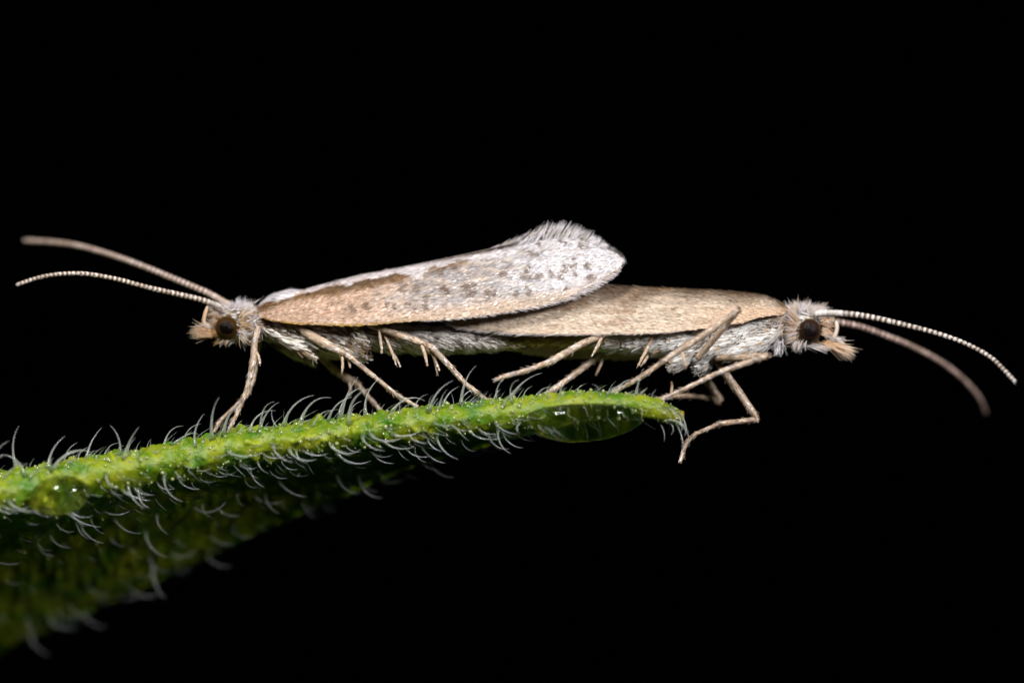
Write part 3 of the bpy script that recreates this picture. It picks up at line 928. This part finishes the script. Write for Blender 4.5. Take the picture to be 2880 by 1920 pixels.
body(m2, bm, 12000, col_body2, (-1, 0, -.3), .15, .0140, .07, lambda px, py: (px > 2060) & (px < 2222) & (py < 892))
def col_wing2(px, py, u, v):
    nz = fbm(px * .45, py * 1.6, 3.3, .03); nf = fbm(px * .3, py * 2.6, 6.1, .06); nb = fbm(px, py, 9.4, .012)
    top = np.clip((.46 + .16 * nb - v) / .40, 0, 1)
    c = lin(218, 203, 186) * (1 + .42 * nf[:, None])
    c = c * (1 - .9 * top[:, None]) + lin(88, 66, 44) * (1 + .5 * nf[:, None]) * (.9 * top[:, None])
    g = np.clip(nb * 1.5 + .1, 0, 1)[:, None] * .5 * np.clip((.7 - v) / .3, 0, 1)[:, None]
    c = c * (1 - g) + lin(172, 152, 132) * g
    sp = np.clip((nz - .18) * 4, 0, 1)[:, None] * .5
    c = c * (1 - sp) + lin(150, 116, 80) * sp
    s = np.zeros(len(px))
    for x, y, r in ((1793, 838, 9), (1800, 842, 6), (1906, 871, 6), (1535, 870, 8), (1760, 851, 5), (1610, 868, 6)):
        s = np.maximum(s, np.clip(1.4 - np.hypot(px - x, py - y) / r, 0, 1))
    c = c * (1 - .7 * s[:, None]) + lin(108, 84, 60) * .7 * s[:, None]
    lw = np.clip((v - .72) / .2, 0, 1)[:, None] * .45
    c = c * (1 - lw) + lin(230, 212, 192) * lw
    ro = np.clip((px - 1900) / 200, 0, 1)[:, None] * np.clip((v - .4) / .2, 0, 1)[:, None] * .6
    c = c * (1 - ro) + lin(232, 198, 168) * ro
    return c * np.array([.84, .80, .77])
ST2 = [(2217, 867, 2205, 884, .36, .14), (2180, 842, 2150, 889, .42, .0), (2115, 826, 2083, 906, .57, -.07), (2019, 816, 1987, 922, .57, -.12), (1859, 809, 1850, 935, .57, -.13),
       (1700, 801, 1700, 938, .56, -.10), (1560, 803, 1560, 938, .52, -.05), (1450, 822, 1455, 934, .5, .0), (1360, 850, 1370, 926, .45, .06), (1292, 885, 1302, 917, .4, .12), (1260, 902, 1266, 909, .35, .3)]
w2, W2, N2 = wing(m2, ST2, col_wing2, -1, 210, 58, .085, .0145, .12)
st = np.array(ST2); far2 = st.copy()
far2[:, 4] = 2 * Y0 - st[:, 4] + .012; far2[:, 5] = 2 * Y0 - st[:, 5] - np.array([0, 0, .05, .15, .25, .3, .3, .25, .2, .1, 0])
far2[:, 3] += np.array([0, 10, 35, 60, 72, 72, 66, 54, 40, 20, 0])
far2[:, 2] += np.array([0, 0, 0, 0, 0, 0, 0, 10, 25, 40, 0])
wf2, _, _ = wing(m2, far2, col_wing2, 1, 100, 30, .095, .026, .17)
f2 = fringe(w2, [(1262, 906, .32), (1300, 917, .12), (1370, 926, .06), (1455, 934, .0), (1560, 938, -.08), (1700, 938, -.16), (1850, 935, -.2), (1930, 928, -.18)],
            [(-1, .15), (-1, .25), (-1, .3), (-1, .3), (-1, .28), (-1, .28), (-1, .28), (-1, .28)], [12, 24, 30, 26, 20, 16, 14, 12], 760, [CREAM, lin(216, 192, 164)], w=.009, spread=.10, ys=.012)
f2.build('fringe', M_hair, w2, smooth=False, kind='stuff')

eye(m2, 2277, 930, .26, 32, 35, M_eye2)
eye(m2, 2276, 928, .88, 32, 35, M_eye2)
antenna(m2, [(2284, 884, .36), (2330, 880, .26), (2385, 883, .2), (2449, 892, .16), (2545, 914, .1), (2640, 939, .02), (2720, 968, -.12), (2784, 1003, -.35), (2816, 1032, -.52), (2856, 1074, -.8)], 10.5, 5.5, 44, lin(104, 82, 60), lin(236, 232, 228), .17)
antenna(m2, [(2290, 890, .74), (2353, 905, .9), (2417, 918, 1.05), (2497, 946, 1.25), (2560, 972, 1.45), (2640, 1014, 1.75), (2704, 1062, 2.05), (2752, 1116, 2.4), (2772, 1162, 2.7)], 9.5, 6.5, 44, lin(104, 80, 66), lin(232, 206, 196), .1)
hd = MB()
tuft(hd, 2250, 874, 32, 7, .3, .85, 92, 26, 25, 1.7, [WHITE, WHITE, CREAM], 240)
tuft(hd, 2285, 880, 18, 7, .3, .8, 20, 16, 40, 1.7, [WHITE, CREAM], 110)
tuft(hd, 2238, 905, 10, 26, .12, .5, 180, 10, 28, 1.4, [lin(234, 200, 160), lin(228, 194, 152), CREAM, WHITE], 340, radial=(2277, 928))
tuft(hd, 2236, 940, 10, 14, .12, .5, 200, 12, 28, 1.4, [CREAM, WHITE, lin(220, 186, 140)], 120, radial=(2277, 925))
tuft(hd, 2252, 962, 14, 6, .16, .6, 245, 20, 26, 1.4, [WHITE, CREAM], 100)
tuft(hd, 2318, 905, 12, 10, .2, .7, 4, 12, 24, 1.5, [CREAM, lin(222, 186, 150)], 130)
tuft(hd, 2318, 930, 9, 10, .2, .7, -22, 10, 28, 1.5, [lin(226, 186, 146), CREAM], 120)
tuft(hd, 2195, 905, 14, 24, .1, .4, 200, 40, 30, 1.6, [WHITE, CREAM, lin(206, 180, 150)], 150)
tuft(hd, 2190, 965, 12, 18, .14, .5, 250, 30, 26, 1.5, [WHITE, WHITE], 90)
hd.build('head_scales', M_hair, m2, smooth=False, kind='stuff')
pp = MB()
tube(pp, catmull(PA([(2252, 962, .5), (2285, 972, .42), (2318, 968, .36), (2345, 958, .34)]), np.linspace(0, 1, 14)), np.linspace(9, 7, 14) / MM, lin(226, 206, 180), 8)
tuft(pp, 2326, 965, 12, 6, .28, .44, -22, 8.5, 70, 1.5, [lin(230, 190, 144), lin(236, 206, 168)], 420, tip=[lin(244, 226, 206)])
tuft(pp, 2288, 972, 20, 4, .26, .44, -14, 6, 44, 1.6, [WHITE, WHITE, CREAM], 200)
tuft(pp, 2340, 950, 8, 5, .28, .44, -18, 9, 34, 1.6, [WHITE, CREAM], 80)
pp.build('labial_palp', M_hair, m2, smooth=False)
pq = MB()
tube(pq, catmull(PA([(2340, 958, .34), (2350, 940, .32), (2354, 920, .31), (2351, 902, .31), (2348, 894, .31)]), np.linspace(0, 1, 16)), np.array([6]*10 + [5.5, 5, 4, 3, 2, 1]) / MM, lin(232, 216, 200), 8)
pq.build('palp_tip', M_leg, m2)

# near mid leg with its raised knee, near fore leg, far fore leg hanging past the tip, far mid leg, two hind legs
leg(m2, [(1962, 1008, -.02, 10), (2000, 962, -.22, 11), (2060, 892, -.55, 9), (2078, 872, -.64, 8), (2060, 884, -.66, 8.5), (1985, 938, -.6, 10.5), (1895, 996, -.5, 10), (1880, 1006, -.48, 8), (1800, 1062, -.36, 8), (1775, 1076, -.3, 6.5), (1730, 1100, -.2, 6)],
    [((1918, 990, -.55), (1929, 1036, -.58), 4)], LG, LW_, 800)
leg(m2, [(2015, 1006, .0, 11), (2085, 1006, -.25, 12), (2145, 1000, -.5, 10), (2158, 998, -.55, 8), (2135, 1008, -.58, 9), (2065, 1032, -.55, 10), (2016, 1050, -.5, 8), (1938, 1088, -.42, 7), (1885, 1112, -.38, 6), (1845, 1132, -.32, 5.5)],
    [], LG, LW_, 760)
leg(m2, [(2015, 1010, .4, 12), (2035, 1045, .36, 13), (2080, 1105, .32, 12), (2118, 1160, .3, 11), (2128, 1177, .3, 8), (2090, 1184, .28, 8), (2030, 1190, .24, 9), (2012, 1196, .22, 6.5), (1955, 1220, .1, 6), (1930, 1243, .0, 6), (1922, 1268, -.1, 6), (1915, 1292, -.15, 5)],
    [], [TAN, CREAM, lin(140, 112, 90), WHITE], [.3, .3, .3, .1], 760)
leg(m2, [(1965, 1030, .75, 11), (1992, 1075, .8, 12), (2020, 1118, .85, 12), (2018, 1126, .85, 8), (1990, 1118, .8, 7), (1935, 1113, .6, 8), (1885, 1115, .4, 8), (1840, 1124, .2, 6)],
    [((1886, 1118, .42), (1889, 1074, .4), 4)], LG, [.35, .15, .45, .05], 520)
leg(m2, [(1748, 934, .12, 8), (1700, 942, .0, 9), (1640, 964, -.2, 10.5), (1560, 1010, -.32, 11), (1545, 1018, -.33, 9), (1480, 1042, -.36, 7.5), (1420, 1058, -.38, 6), (1396, 1067, -.38, 5)],
    [((1694, 944, -.1), (1662, 1004, -.1), 5), ((1838, 940, .05), (1790, 1036, .0), 5.5), ((1822, 1000, .15), (1802, 1028, .15), 4)], LG, [.3, .4, .15, .15], 620)
leg(m2, [(1780, 960, .8, 9), (1720, 985, .7, 9), (1680, 1003, .6, 10), (1605, 1060, .42, 9), (1560, 1092, .3, 7.5), (1518, 1122, .2, 5.5)],
    [((1696, 1004, .55), (1674, 1056, .5), 4)], LG, [.3, .35, .25, .1], 560)
